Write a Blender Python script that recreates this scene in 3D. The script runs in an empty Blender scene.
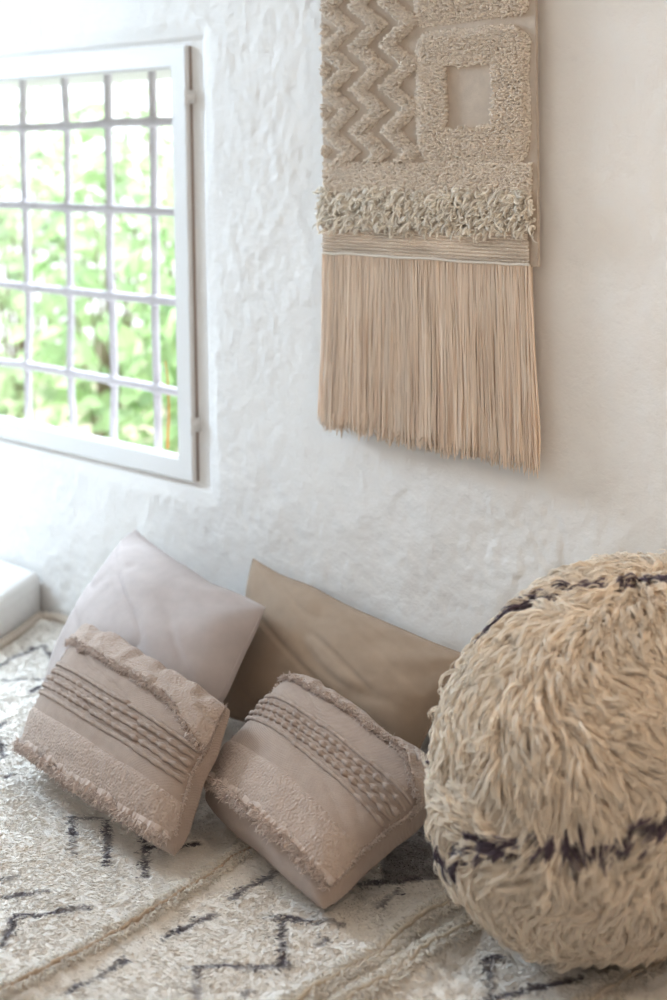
import bpy, math, random
import numpy as np
from mathutils import Matrix, Vector

random.seed(7)
RNG = np.random.default_rng(11)
scene = bpy.context.scene
COL = scene.collection

# ------------------------------------------------------------------ helpers
def nrm(a):
    return a / np.maximum(np.linalg.norm(a, axis=-1, keepdims=True), 1e-9)

def _hash(ix, iy, iz, seed):
    h = (ix * 374761393 + iy * 668265263 + iz * 2147483647 + seed * 974711) & 0xffffffff
    h = ((h ^ (h >> 13)) * 1274126177) & 0xffffffff
    h = (h ^ (h >> 16)) & 0xffffffff
    return h.astype(np.float64) / 0xffffffff

def vnoise(x, y, z=0.0, seed=0):
    """smooth value noise in [-1, 1]"""
    x, y, z = np.broadcast_arrays(np.asarray(x, float), np.asarray(y, float), np.asarray(z, float))
    xi, yi, zi = np.floor(x), np.floor(y), np.floor(z)
    fx, fy, fz = x - xi, y - yi, z - zi
    fx, fy, fz = [f * f * (3 - 2 * f) for f in (fx, fy, fz)]
    xi, yi, zi = xi.astype(np.int64), yi.astype(np.int64), zi.astype(np.int64)
    out = 0
    for dx in (0, 1):
        for dy in (0, 1):
            for dz in (0, 1):
                w = (fx if dx else 1 - fx) * (fy if dy else 1 - fy) * (fz if dz else 1 - fz)
                out = out + w * _hash(xi + dx, yi + dy, zi + dz, seed)
    return out * 2 - 1

def fbm(x, y, z=0.0, seed=0, oct=3):
    a, o, f = 1.0, 0, 1.0
    for i in range(oct):
        o = o + a * vnoise(np.asarray(x) * f, np.asarray(y) * f, np.asarray(z) * f, seed + i)
        a *= .5
        f *= 2.03
    return o / 1.75

def mesh_quads(name, verts, quads, mat=None, parent=None, col=None, smooth=True):
    me = bpy.data.meshes.new(name)
    verts = np.ascontiguousarray(verts, np.float32).reshape(-1, 3)
    quads = np.ascontiguousarray(quads, np.int32).reshape(-1, 4)
    me.vertices.add(len(verts))
    me.vertices.foreach_set('co', verts.ravel())
    me.loops.add(quads.size)
    me.loops.foreach_set('vertex_index', quads.ravel())
    me.polygons.add(len(quads))
    me.polygons.foreach_set('loop_start', np.arange(0, quads.size, 4, dtype=np.int32))
    if smooth:
        me.polygons.foreach_set('use_smooth', np.ones(len(quads), dtype=bool))
    me.update(calc_edges=True)
    if col is not None:
        col = np.asarray(col, np.float32)
        c4 = np.ones((len(verts), 4), np.float32)
        c4[:, :3] = col.reshape(-1, 3)
        at = me.color_attributes.new('Col', 'FLOAT_COLOR', 'POINT')
        at.data.foreach_set('color', c4.ravel())
    return link(name, me, mat, parent)

def mesh_py(name, verts, faces, mat=None, parent=None, smooth=False):
    me = bpy.data.meshes.new(name)
    me.from_pydata([tuple(map(float, v)) for v in verts], [], [tuple(f) for f in faces])
    if smooth:
        me.polygons.foreach_set('use_smooth', [True] * len(me.polygons))
    me.update()
    return link(name, me, mat, parent)

def link(name, me, mat, parent):
    o = bpy.data.objects.new(name, me)
    COL.objects.link(o)
    if mat is not None:
        me.materials.append(mat)
    if parent is not None:
        o.parent = parent
        o.matrix_parent_inverse = Matrix.Translation(-Vector(parent.location))
    return o

def tag(o, label=None, cat=None, group=None, kind=None):
    for k, v in (('label', label), ('category', cat), ('group', group), ('kind', kind)):
        if v:
            o[k] = v
    return o

def thing(name, loc, label=None, cat=None, group=None, kind=None):
    o = bpy.data.objects.new(name, None)
    o.empty_display_size = .05
    o.location = loc
    COL.objects.link(o)
    return tag(o, label, cat, group, kind)

def grid_quads(nr, nc, wrap_c=False, off=0):
    r = np.arange(nr - 1)[:, None]
    c = np.arange(nc if wrap_c else nc - 1)[None, :]
    c2 = (c + 1) % nc
    q = np.stack([r * nc + c, r * nc + c2, (r + 1) * nc + c2, (r + 1) * nc + c], -1)
    return q.reshape(-1, 4) + off

class Bag:
    """collects quad geometry for one mesh"""
    def __init__(self):
        self.v, self.q, self.c, self.n = [], [], [], 0
    def add(self, v, q, c=(1, 1, 1)):
        v = np.asarray(v, float).reshape(-1, 3)
        self.v.append(v)
        self.q.append(np.asarray(q).reshape(-1, 4) + self.n)
        c = np.asarray(c, float)
        self.c.append(np.broadcast_to(c, v.shape) if c.ndim == 1 else c.reshape(-1, 3))
        self.n += len(v)
        return self
    def box(self, lo, hi):
        x0, y0, z0 = lo
        x1, y1, z1 = hi
        v = [(x0, y0, z0), (x1, y0, z0), (x1, y1, z0), (x0, y1, z0), (x0, y0, z1), (x1, y0, z1), (x1, y1, z1), (x0, y1, z1)]
        q = [(0, 3, 2, 1), (4, 5, 6, 7), (0, 1, 5, 4), (1, 2, 6, 5), (2, 3, 7, 6), (3, 0, 4, 7)]
        return self.add(v, q)
    def build(self, name, mat, parent=None, smooth=True, col=True):
        return mesh_quads(name, np.concatenate(self.v), np.concatenate(self.q), mat, parent,
                          np.concatenate(self.c) if col else None, smooth)

def strands(P, R, sides=4, col=(1, 1, 1)):
    """tubes along N polylines of K points -> verts, quads, colours"""
    P = np.asarray(P, float)
    N, K, _ = P.shape
    R = np.broadcast_to(np.asarray(R, float), (N, K))
    T = nrm(np.gradient(P, axis=1))
    ref = nrm(RNG.normal(size=(N, 1, 3)))
    D = P[:, -1:] - P[:, :1]
    ref = nrm(np.cross(ref, nrm(D) + 1e-6))
    A = nrm(np.cross(T, ref))
    B = np.cross(T, A)
    ang = np.linspace(0, 2 * np.pi, sides, endpoint=False)
    V = P[:, :, None] + R[:, :, None, None] * (np.cos(ang)[:, None] * A[:, :, None] + np.sin(ang)[:, None] * B[:, :, None])
    base = grid_quads(K, sides, True)
    q = (base[None] + (np.arange(N) * K * sides)[:, None, None]).reshape(-1, 4)
    c = np.asarray(col, float)
    if c.ndim == 1:
        c = np.broadcast_to(c, (N, K, sides, 3))
    elif c.ndim == 2:
        c = np.broadcast_to(c[:, None, None, :], (N, K, sides, 3))
    else:
        c = np.broadcast_to(c[:, :, None, :], (N, K, sides, 3))
    return V.reshape(-1, 3), q, c.reshape(-1, 3)

def bevel(o, w=.003, seg=2):
    m = o.modifiers.new('bevel', 'BEVEL')
    m.width = w
    m.segments = seg
    m.limit_method = 'ANGLE'
    return o

# ------------------------------------------------------------------ materials
def material(name, color, rough=.85, bump=(), attr=False, sheen=0.0, var=None, transl=0.0, spec=.3):
    m = bpy.data.materials.new(name)
    m.use_nodes = True
    nt = m.node_tree
    N, Lk = nt.nodes, nt.links
    b = N['Principled BSDF']
    b.inputs['Base Color'].default_value = (*color, 1)
    b.inputs['Roughness'].default_value = rough
    b.inputs['Specular IOR Level'].default_value = spec
    if sheen:
        b.inputs['Sheen Weight'].default_value = sheen
        b.inputs['Sheen Roughness'].default_value = .5
    tc = N.new('ShaderNodeTexCoord')
    src = None
    if attr:
        a = N.new('ShaderNodeAttribute')
        a.attribute_name = 'Col'
        src = a.outputs['Color']
    if var:
        sc, amt = var
        nz = N.new('ShaderNodeTexNoise')
        nz.inputs['Scale'].default_value = sc
        nz.inputs['Detail'].default_value = 4
        Lk.new(tc.outputs['Object'], nz.inputs['Vector'])
        mr = N.new('ShaderNodeMapRange')
        mr.inputs['From Min'].default_value = .3
        mr.inputs['From Max'].default_value = .7
        mr.inputs['To Min'].default_value = 1 - amt
        mr.inputs['To Max'].default_value = 1 + amt
        Lk.new(nz.outputs['Fac'], mr.inputs['Value'])
        mx = N.new('ShaderNodeVectorMath')
        mx.operation = 'SCALE'
        if src is not None:
            Lk.new(src, mx.inputs[0])
        else:
            mx.inputs[0].default_value = color
        Lk.new(mr.outputs['Result'], mx.inputs['Scale'])
        src = mx.outputs['Vector']
    if src is not None:
        Lk.new(src, b.inputs['Base Color'])
    prev = None
    for kind, sc, st, dist in bump:
        if kind == 'noise':
            t = N.new('ShaderNodeTexNoise')
            t.inputs['Scale'].default_value = sc
            t.inputs['Detail'].default_value = 5
            t.inputs['Roughness'].default_value = .6
            Lk.new(tc.outputs['Object'], t.inputs['Vector'])
            h = t.outputs['Fac']
        elif kind == 'voronoi':
            t = N.new('ShaderNodeTexVoronoi')
            t.inputs['Scale'].default_value = sc
            t.feature = 'SMOOTH_F1'
            Lk.new(tc.outputs['Object'], t.inputs['Vector'])
            h = t.outputs['Distance']
        else:                                   # 'weave': two crossed thread directions
            sep = []
            for ax in ('X', 'Z'):
                w = N.new('ShaderNodeTexWave')
                w.bands_direction = ax
                w.inputs['Scale'].default_value = sc
                w.inputs['Distortion'].default_value = 1.5
                w.inputs['Detail'].default_value = 1
                w.inputs['Detail Scale'].default_value = 3
                Lk.new(tc.outputs['Object'], w.inputs['Vector'])
                sep.append(w.outputs['Fac'])
            ad = N.new('ShaderNodeMath')
            ad.operation = 'ADD'
            Lk.new(sep[0], ad.inputs[0])
            Lk.new(sep[1], ad.inputs[1])
            h = ad.outputs[0]
        bp = N.new('ShaderNodeBump')
        bp.inputs['Strength'].default_value = st
        bp.inputs['Distance'].default_value = dist
        Lk.new(h, bp.inputs['Height'])
        if prev is not None:
            Lk.new(prev, bp.inputs['Normal'])
        prev = bp.outputs['Normal']
    if prev is not None:
        Lk.new(prev, b.inputs['Normal'])
    if transl:
        out = N['Material Output']
        tr = N.new('ShaderNodeBsdfTranslucent')
        mix = N.new('ShaderNodeMixShader')
        mix.inputs['Fac'].default_value = transl
        if src is not None:
            gm = N.new('ShaderNodeGamma')
            gm.inputs['Gamma'].default_value = .5
            Lk.new(src, gm.inputs['Color'])
            Lk.new(gm.outputs[0], tr.inputs['Color'])
        else:
            tr.inputs['Color'].default_value = (*color, 1)
        Lk.new(b.outputs[0], mix.inputs[1])
        Lk.new(tr.outputs[0], mix.inputs[2])
        Lk.new(mix.outputs[0], out.inputs['Surface'])
    return m

M = {}
M['plaster'] = material('white_plaster', (.80, .785, .77), .92,
                        [('noise', 38, .35, .006), ('noise', 120, .25, .003)], var=(3, .025), spec=.2)
M['plain_plaster'] = material('room_plaster', (.80, .77, .73), .92, [('noise', 30, .3, .005)])
M['floor'] = material('floor_tile', (.45, .36, .28), .6, [('noise', 12, .2, .003)], var=(4, .15))
M['paint'] = material('white_paint', (.77, .765, .76), .45, [('noise', 25, .08, .002)])
M['gap'] = material('shadow_gap', (.36, .29, .25), .8)
M['metal_paint'] = material('painted_iron', (.68, .64, .68), .5, [('noise', 60, .3, .003)], var=(20, .08))
M['hinge'] = material('hinge_paint', (.78, .77, .76), .35)
M['linen_pale'] = material('pale_linen', (.50, .435, .415), .9, [('weave', 200, .4, .001), ('noise', 45, .3, .003)], sheen=.15, var=(35, .05))
M['linen_taupe'] = material('taupe_linen', (.39, .295, .22), .9, [('weave', 200, .4, .001), ('noise', 45, .3, .003)], sheen=.15, var=(35, .05))
M['cotton'] = material('washed_cotton', (.44, .342, .286), .92, [('weave', 200, .5, .0012), ('noise', 350, .4, .0012)], sheen=.15, var=(60, .05))
M['cotton_nub'] = material('nubby_cotton', (.45, .352, .295), .95, [('voronoi', 260, .9, .003), ('noise', 200, .5, .002)], sheen=.2, var=(60, .06))
M['fray'] = material('frayed_cotton', (.66, .56, .50), .95, attr=True, sheen=.2)
M['wool'] = material('cream_wool', (.7, .6, .5), .9, attr=True, sheen=.25, transl=.35)
M['yarn'] = material('cotton_yarn', (.7, .6, .5), .9, [('noise', 900, .5, .0008)], attr=True, sheen=.15, transl=.3)
M['backing'] = material('woven_backing', (.60, .51, .43), .95, [('weave', 300, .5, .001), ('noise', 500, .3, .001)], var=(70, .06))
M['rug_base'] = material('rug_weave', (.7, .6, .5), .95, [('noise', 230, .8, .006), ('noise', 60, .4, .006)], attr=True)
M['pouf_cover'] = material('pouf_cover', (.93, .86, .76), .95, [('noise', 200, .5, .003)])
M['wood'] = material('dowel_wood', (.45, .30, .17), .6, [('noise', 40, .2, .001)], var=(15, .2))
M['leaf'] = material('leaf', (.3, .5, .15), .5, attr=True, transl=.35)
M['stem'] = material('bark', (.30, .24, .18), .9, [('noise', 40, .4, .004)])
M['orange_stem'] = material('orange_stem', (.72, .30, .10), .7)
M['soil'] = material('garden_soil', (.42, .40, .30), .95, [('noise', 12, .5, .02)], var=(6, .2))

g = bpy.data.materials.new('window_glass')
g.use_nodes = True
nt = g.node_tree
nt.nodes.remove(nt.nodes['Principled BSDF'])
tr = nt.nodes.new('ShaderNodeBsdfTransparent')
tr.inputs['Color'].default_value = (.97, .98, .98, 1)
gl = nt.nodes.new('ShaderNodeBsdfGlossy')
gl.inputs['Roughness'].default_value = .03
fr = nt.nodes.new('ShaderNodeFresnel')
fr.inputs['IOR'].default_value = 1.35
mx = nt.nodes.new('ShaderNodeMixShader')
nt.links.new(fr.outputs[0], mx.inputs[0])
nt.links.new(tr.outputs[0], mx.inputs[1])
nt.links.new(gl.outputs[0], mx.inputs[2])
nt.links.new(mx.outputs[0], nt.nodes['Material Output'].inputs['Surface'])
M['glass'] = g

# ------------------------------------------------------------------ room shell
FLOOR_Z, CEIL_Z = -.46, 2.35
XL, XR, YF = -4.7, 1.5, -3.4
# recess (a shallow rebate round the casement) and the opening through the wall
RX0, RX1, RZ0, RZ1 = -3.30, -2.176, .388, 1.352
OX0, OX1, OZ0, OZ1 = -3.225, -2.258, .430, 1.306
WT = .30

def axis(a, b, fine0, fine1, fine, coarse, keys):
    pts = list(np.arange(a, fine0, coarse)) + list(np.arange(fine0, fine1, fine)) + list(np.arange(fine1, b, coarse)) + [b]
    pts = [p for p in pts if all(abs(p - k) > fine * .6 for k in keys)] + list(keys)
    return np.array(sorted(set(pts)))

def wall_back():
    X = axis(XL, XR, -3.0, -.85, .0052, .08, (RX0, RX1))
    Z = axis(FLOOR_Z, CEIL_Z, -.02, 1.42, .0052, .08, (RZ0, RZ1))
    xx, zz = np.meshgrid(X, Z)
    d = .0045 * fbm(xx * 2.2, zz * 2.2, seed=3) + .0026 * fbm(xx * 14, zz * 14, seed=9)
    lump = .6 * fbm(xx * 52, zz * 44, seed=21, oct=2) + .5 * fbm(xx * 95, zz * 80, seed=27, oct=2)
    patch = np.clip(.55 + .9 * fbm(xx * 5, zz * 5, seed=40), .15, 1.2)
    d += .0034 * patch * np.clip(lump + .15, -.25, 1)
    # distance to the recess edge: keep the rim calm
    dx = np.maximum(np.maximum(RX0 - xx, xx - RX1), 0)
    dz = np.maximum(np.maximum(RZ0 - zz, zz - RZ1), 0)
    rim = np.clip(np.hypot(dx, dz) / .03, 0, 1)
    yy = -np.maximum(d + .004, 0) * rim
    V = np.stack([xx, yy, zz], -1)
    q = grid_quads(len(Z), len(X))
    ctr = V.reshape(-1, 3)[q].mean(1)
    inside = (ctr[:, 0] > RX0) & (ctr[:, 0] < RX1) & (ctr[:, 2] > RZ0) & (ctr[:, 2] < RZ1)
    b = Bag()
    b.add(V, q[~inside])
    # rounded rebate edge, rebate floor, then the reveal to the outside
    rect = lambda i, y: [(RX0 + i, y, RZ0 + i), (RX1 - i, y, RZ0 + i), (RX1 - i, y, RZ1 - i), (RX0 + i, y, RZ1 - i)]
    rings = [rect(0, 0), rect(.003, .002), rect(.006, .004), rect(.010, .007)]
    rings.append([(OX0, .007, OZ0), (OX1, .007, OZ0), (OX1, .007, OZ1), (OX0, .007, OZ1)])
    rings.append([(OX0 - .30, WT, OZ0 - .17), (OX1 + .05, WT, OZ0 - .17), (OX1 + .05, WT, OZ1 - .02), (OX0 - .30, WT, OZ1 - .02)])
    for a, c in zip(rings[:-1], rings[1:]):
        for k in range(4):
            k2 = (k + 1) % 4
            b.add([a[k], a[k2], c[k2], c[k]], [(0, 1, 2, 3)])
    # outer skin
    o = rings[-1]
    E = [(XL, WT, FLOOR_Z), (XR, WT, FLOOR_Z), (XR, WT, CEIL_Z), (XL, WT, CEIL_Z)]
    for k in range(4):
        k2 = (k + 1) % 4
        b.add([o[k], o[k2], E[k2], E[k]], [(0, 1, 2, 3)])
    return tag(b.build('wall_back', M['plaster'], col=False), kind='structure')
wall_back()

T = .12
tag(Bag().box((XL - T, YF - T, FLOOR_Z - T), (XR + T, WT, FLOOR_Z)).build('floor', M['floor'], smooth=False, col=False), kind='structure')
tag(Bag().box((XL - T, YF - T, CEIL_Z), (XR + T, WT, CEIL_Z + T)).build('ceiling', M['plain_plaster'], smooth=False, col=False), kind='structure')
tag(Bag().box((XR, YF, FLOOR_Z), (XR + T, WT, CEIL_Z)).build('wall_right', M['plain_plaster'], smooth=False, col=False), kind='structure')
tag(Bag().box((XL - T, YF - T, FLOOR_Z), (XR + T, YF, CEIL_Z)).build('wall_front', M['plain_plaster'], smooth=False, col=False), kind='structure')
# left wall with a big daylight opening
LY0, LY1, LZ0, LZ1 = -1.45, -.45, 1.45, 2.28
wl = Bag()
wl.box((XL - T, YF, FLOOR_Z), (XL, LY0, CEIL_Z)).box((XL - T, LY1, FLOOR_Z), (XL, WT, CEIL_Z))
wl.box((XL - T, LY0, FLOOR_Z), (XL, LY1, LZ0)).box((XL - T, LY0, LZ1), (XL, LY1, CEIL_Z))
tag(wl.build('wall_left', M['plain_plaster'], smooth=False, col=False), kind='structure')
# masonry bench the rug lies on
tag(bevel(Bag().box((-4.69, -1.34, FLOOR_Z), (.45, -.012, -.006)).build('masonry_bench', M['plain_plaster'], smooth=False, col=False), .02, 3), kind='structure')

# low plaster ledge in the corner beneath the window
def ledge():
    foot = [(-2.785, -.012), (-2.70, -.165), (-2.655, -.27), (-3.35, -.52), (-3.45, -.012)]
    n = len(foot)
    b = []
    prof = [(0, -.005), (0, .075), (.004, .09), (.012, .099), (.024, .103)]
    c = np.mean(foot, 0)
    V = []
    for ins, z in prof:
        for p in foot:
            d = np.array(p) - c
            V.append((*(c + d * (1 - ins / np.linalg.norm(d))), z))
    F = []
    for r in range(len(prof) - 1):
        for k in range(n):
            k2 = (k + 1) % n
            F.append((r * n + k, (r * n + k2), (r + 1) * n + k2, (r + 1) * n + k))
    F.append(tuple((len(prof) - 1) * n + k for k in range(n)))
    return tag(mesh_py('plaster_ledge', V, F, M['plaster']), kind='structure')
ledge()

# ------------------------------------------------------------------ window
def window():
    w = thing('window_1', (-2.74, 0, .40), kind='structure')
    # fixed sub-frame behind the casement (its dark edge shows as the gap)
    fx0, fx1, fz0, fz1 = -3.262, -2.2265, .4035, 1.3335       # casement outer
    gx0, gx1, gz0, gz1 = fx0 + .050, fx1 - .046, fz0 + .043, fz1 - .042
    def ring(b, x0, x1, z0, z1, a0, a1, c0, c1, y0, y1):
        b.box((x0, y0, z0), (x1, y1, c0)).box((x0, y0, c1), (x1, y1, z1))
        b.box((x0, y0, c0), (a0, y1, c1)).box((a1, y0, c0), (x1, y1, c1))
    b = Bag()
    b.box((fx1 - .03, .003, fz0 + .002), (fx1 + .0035, .0165, fz1 - .002))
    ring(b, fx0 + .004, fx1 - .002, fz0 + .003, fz1 - .003, gx0 - .014, gx1 + .014, gz0 - .014, gz1 + .014, .0055, .016)
    b.build('outer_frame', M['gap'], w, smooth=False, col=False)
    # casement: four mitred rails as one frame with an inner step
    b = Bag()
    O = [(fx0, fz0), (fx1, fz0), (fx1, fz1), (fx0, fz1)]
    I = [(gx0, gz0), (gx1, gz0), (gx1, gz1), (gx0, gz1)]
    I2 = [(gx0 + .006, gz0 + .006), (gx1 - .006, gz0 + .006), (gx1 - .006, gz1 - .006), (gx0 + .006, gz1 - .006)]
    prof = [(O, .006), (O, -.005), ([(x + s * .003, z + t * .003) for (x, z), (s, t) in zip(O, [(1, 1), (-1, 1), (-1, -1), (1, -1)])], -.008),
            (I, -.008), (I, -.003), (I2, -.001), (I2, .016)]
    for (A, ya), (B, yb) in zip(prof[:-1], prof[1:]):
        for k in range(4):
            k2 = (k + 1) % 4
            b.add([(A[k][0], ya, A[k][1]), (A[k2][0], ya, A[k2][1]), (B[k2][0], yb, B[k2][1]), (B[k][0], yb, B[k][1])], [(0, 1, 2, 3)])
    wf = b.build('window_frame', M['paint'], w, smooth=False, col=False)
    mesh_py('pane', [(gx0, .005, gz0), (gx1, .005, gz0), (gx1, .005, gz1), (gx0, .005, gz1)], [(0, 1, 2, 3)], M['glass'], wf)
    for z in (1.224, .528):
        hx = fx1 + .004
        P = np.array([[(hx, -.012, z - .024 + .048 * t) for t in np.linspace(0, 1, 12)]])
        R = np.array([[.0, .0045, .0055, .0055, .0055, .0035, .0035, .0055, .0055, .0055, .0045, .0]])
        v, q, c = strands(P, R, 12)
        hb = Bag().add(v, q)
        hb.box((hx, -.011, z - .014), (hx + .009, .012, z + .014))
        hb.build('hinge', M['hinge'], wf, col=False, smooth=False)
window()

# wrought bars outside the glass
def grille():
    t = thing('window_grille', (-2.74, .12, OZ0 - .07), 'off-white painted iron security grille of crossed bars outside the window pane', 'window grille')
    zt, zb = OZ1 + .004, OZ0 - .075
    k = 0
    for x in (-3.186, -3.007, -2.827, -2.659, -2.492, -2.325):
        zz = np.linspace(zb, zt, 40)
        P = np.stack([x + .003 * vnoise(zz * 6, k * 7.3, seed=5), .122 + .004 * vnoise(zz * 7, k * 3.1, seed=6), zz], -1)[None]
        v, q, c = strands(P, np.full((1, 40), .0098), 8)
        Bag().add(v, q).build('vertical_bar', M['metal_paint'], t, col=False)
        k += 1
    for z in (1.176, .973, .765, .560):
        xx = np.linspace(OX0 - .13, OX1 + .03, 90)
        r = np.full(90, .0105)
        for x in (-3.186, -3.007, -2.827, -2.659, -2.492, -2.325):
            r += .005 * np.exp(-((xx - x) / .014) ** 2)
        P = np.stack([xx, .119 + .004 * vnoise(xx * 6, k * 5.1, seed=7), z + .004 * vnoise(xx * 5, k * 2.7, seed=8)], -1)[None]
        v, q, c = strands(P, r[None], 8)
        Bag().add(v, q).build('horizontal_bar', M['metal_paint'], t, col=False)
        k += 1
grille()

# garden beyond the window
tag(Bag().box((-9, WT + .01, FLOOR_Z - .3), (2, 7, FLOOR_Z)).build('ground', M['soil'], smooth=False, col=False), kind='structure')

def leaf_cloud(name, parent, centers, normals, size, hue):
    N = len(centers)
    n = nrm(normals)
    d = nrm(np.cross(n, RNG.normal(size=(N, 3))))
    s = np.cross(n, d)
    L = size[:, None]
    base = centers - d * L * .5
    tip = centers + d * L * .5 - n * L * .12
    m1 = centers - d * L * .12
    m2 = centers + d * L * .18
    w = .30 * L
    V = np.stack([base, m1 + s * w + n * L * .07, m2 + s * w * .8 + n * L * .05, tip,
                  m2 - s * w * .8 + n * L * .05, m1 - s * w + n * L * .07, m1, m2], 1)
    q = np.array([(0, 6, 1, 1), (6, 7, 2, 1), (7, 3, 2, 2), (0, 5, 6, 6), (5, 4, 7, 6), (4, 3, 7, 7)])
    tri = [(0, 6, 1), (7, 3, 2), (0, 5, 6), (4, 3, 7)]
    faces, verts = [], V.reshape(-1, 3)
    for i in range(N):
        o = i * 8
        faces += [(o, o + 6, o + 1), (o + 7, o + 3, o + 2), (o, o + 5, o + 6), (o + 4, o + 3, o + 7), (o + 6, o + 7, o + 2, o + 1), (o + 5, o + 4, o + 7, o + 6)]
    me = bpy.data.meshes.new(name)
    me.from_pydata(verts.tolist(), [], faces)
    c4 = np.ones((N, 8, 4), np.float32)
    c4[:, :, :3] = hue[:, None, :]
    at = me.color_attributes.new('Col', 'FLOAT_COLOR', 'POINT')
    at.data.foreach_set('color', c4.ravel())
    me.update()
    return link(name, me, M['leaf'], parent)

def shrub(x, y, rx, ry, top, n, label, tone):
    t = thing('garden_shrub', (x, y, FLOOR_Z), label, 'shrub', 'shrubs beyond the window')
    h = top - FLOOR_Z
    u = nrm(RNG.normal(size=(n, 3)))
    r = RNG.uniform(.25, 1, n) ** .5
    lump = 1 + .25 * vnoise(u[:, 0] * 2.2, u[:, 1] * 2.2, u[:, 2] * 2.2 + x, seed=4)
    P = np.stack([x + u[:, 0] * rx * r * lump, y + u[:, 1] * ry * r * lump, FLOOR_Z + h * .55 + u[:, 2] * h * .5 * r * lump], -1)
    P = P[P[:, 2] > FLOOR_Z + .05]
    n = len(P)
    nn = nrm(np.stack([u[:n, 0], u[:n, 1], np.abs(u[:n, 2]) + .5], -1) + RNG.normal(size=(n, 3)) * .6)
    hue = np.array(tone) * RNG.uniform(.65, 1.25, (n, 1)) + RNG.uniform(-.03, .06, (n, 1)) * np.array((1, .8, 0))
    leaf_cloud('foliage', t, P, nn, RNG.uniform(.06, .12, n), np.clip(hue, .02, .9))
    m = 9
    s = np.linspace(0, 1, 10)
    tgt = np.stack([x + RNG.uniform(-.6, .6, m) * rx, y + RNG.uniform(-.5, .5, m) * ry, FLOOR_Z + h * RNG.uniform(.6, .95, m)], -1)
    Pst = np.array([x, y, FLOOR_Z])[None, None] + (tgt - np.array([x, y, FLOOR_Z]))[:, None, :] * s[None, :, None] ** np.array([1.5, 1.5, 1])
    v, q, c = strands(Pst, (.016 * (1 - .8 * s))[None].repeat(m, 0), 6)
    Bag().add(v, q).build('stem', M['stem'], t, col=False)

shrub(-3.42, 1.15, .40, .32, 1.18, 800, 'leafy green shrub close behind the right half of the window grille', (.44, .62, .32))
shrub(-4.22, 1.30, .36, .36, 1.36, 680, 'tall light green shrub seen through the middle of the window grille', (.50, .68, .38))
shrub(-4.98, 1.45, .33, .34, 1.34, 480, 'pale shrub seen at the left edge of the window', (.56, .72, .46))
shrub(-4.35, 2.35, .95, .42, 1.85, 950, 'tallest shrub farthest behind the window grille', (.56, .74, .46))

st = np.linspace(0, 1, 24)
P = np.stack([-2.468 + .006 * np.sin(st * 3) + .004 * vnoise(st * 5, 1.0), .125 + 0 * st, OZ0 - .01 + st * .205], -1)[None]
v, q, c = strands(P, (.0032 - .0016 * st)[None], 6)
tag(Bag().add(v, q).build('plant_stem', M['orange_stem'], col=False), 'thin upright orange stem on the window sill before the rightmost grille bar', 'stem')

# ------------------------------------------------------------------ rug
STROKES = [
  [(-1.876, -0.588), (-1.785, -0.656)], [(-1.882, -0.584), (-1.848, -0.554)], [(-1.836, -0.549), (-1.717, -0.641)],
  [(-1.739, -0.548), (-1.643, -0.627)], [(-1.709, -0.568), (-1.653, -0.512)], [(-1.809, -0.777), (-1.798, -0.755)],
  [(-1.767, -0.804), (-1.728, -0.748)], [(-1.703, -0.82), (-1.633, -0.74)], [(-1.704, -0.824), (-1.653, -0.877)],
  [(-1.494, -0.713), (-1.484, -0.631)], [(-1.489, -0.879), (-1.487, -0.787)], [(-1.494, -0.582), (-1.5, -0.487)],
  [(-1.413, -0.734), (-1.317, -0.644)], [(-1.408, -0.73), (-1.348, -0.783)], [(-1.406, -0.568), (-1.324, -0.65)],
  [(-1.421, -0.575), (-1.333, -0.522)], [(-1.317, -0.726), (-1.322, -0.714)], [(-1.324, -0.583), (-1.323, -0.566)],
  [(-1.325, -0.452), (-1.325, -0.409)], [(-1.121, -0.455), (-1.063, -0.531)], [(-1.125, -0.458), (-1.111, -0.44)],
  [(-1.065, -0.518), (-1.004, -0.409)], [(-2.552, -0.282), (-2.585, -0.145)], [(-2.585, -0.145), (-2.5, -0.184)],
  [(-2.476, -0.32), (-2.414, -0.266)], [(-2.381, -0.322), (-2.387, -0.293)], [(-2.095, -0.57), (-2.096, -0.561)],
  [(-2.247, -0.492), (-2.163, -0.533)], [(-2.289, -0.457), (-2.295, -0.444)], [(-1.393, -0.438), (-1.33, -0.361)],
  # the pattern goes on outside the photograph's frame
  [(-1.32, -.80), (-1.25, -.88)], [(-1.06, -.62), (-1.0, -.54)], [(-1.06, -.62), (-1.0, -.70)], [(-.86, -.42), (-.74, -.52)],
  [(-.74, -.52), (-.86, -.62)], [(-.6, -.3), (-.5, -.4)], [(-.5, -.4), (-.6, -.5)], [(-.3, -.5), (-.2, -.6)], [(-1.75, -.95), (-1.65, -1.03)],
  [(-2.05, -.85), (-1.95, -.95)], [(-2.35, -.65), (-2.25, -.73)], [(-2.25, -.73), (-2.35, -.81)], [(-1.1, -.95), (-1.0, -1.05)],
]
MARK_SHADE_PATCH = np.array([(-1.425, -.33), (-1.46, -.22), (-1.37, -.20), (-1.30, -.34), (-1.362, -.400)])  # dark rug mark, enlarged to paint in shade between lumbar cushion and pouf
SEAMS = [
  [(-1.553, -1.25), (-1.551, -0.948), (-1.543, -0.883), (-1.544, -0.79), (-1.545, -0.681), (-1.55, -0.599), (-1.565, -0.524), (-1.57, -0.46), (-1.57, -.36)],
  [(-1.24, -1.25), (-1.244, -0.718), (-1.246, -0.62), (-1.239, -0.537), (-1.241, -0.458), (-1.236, -0.395), (-1.236, -.33)],
  [(-1.19, -1.25), (-1.193, -0.659), (-1.189, -0.585), (-1.19, -0.51), (-1.184, -0.451), (-1.182, -0.396), (-1.182, -.34)],
  [(-.95, -1.25), (-0.956, -0.464), (-0.95, -0.402), (-0.942, -0.352), (-0.934, -0.3), (-.93, -.2)],
]
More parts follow.
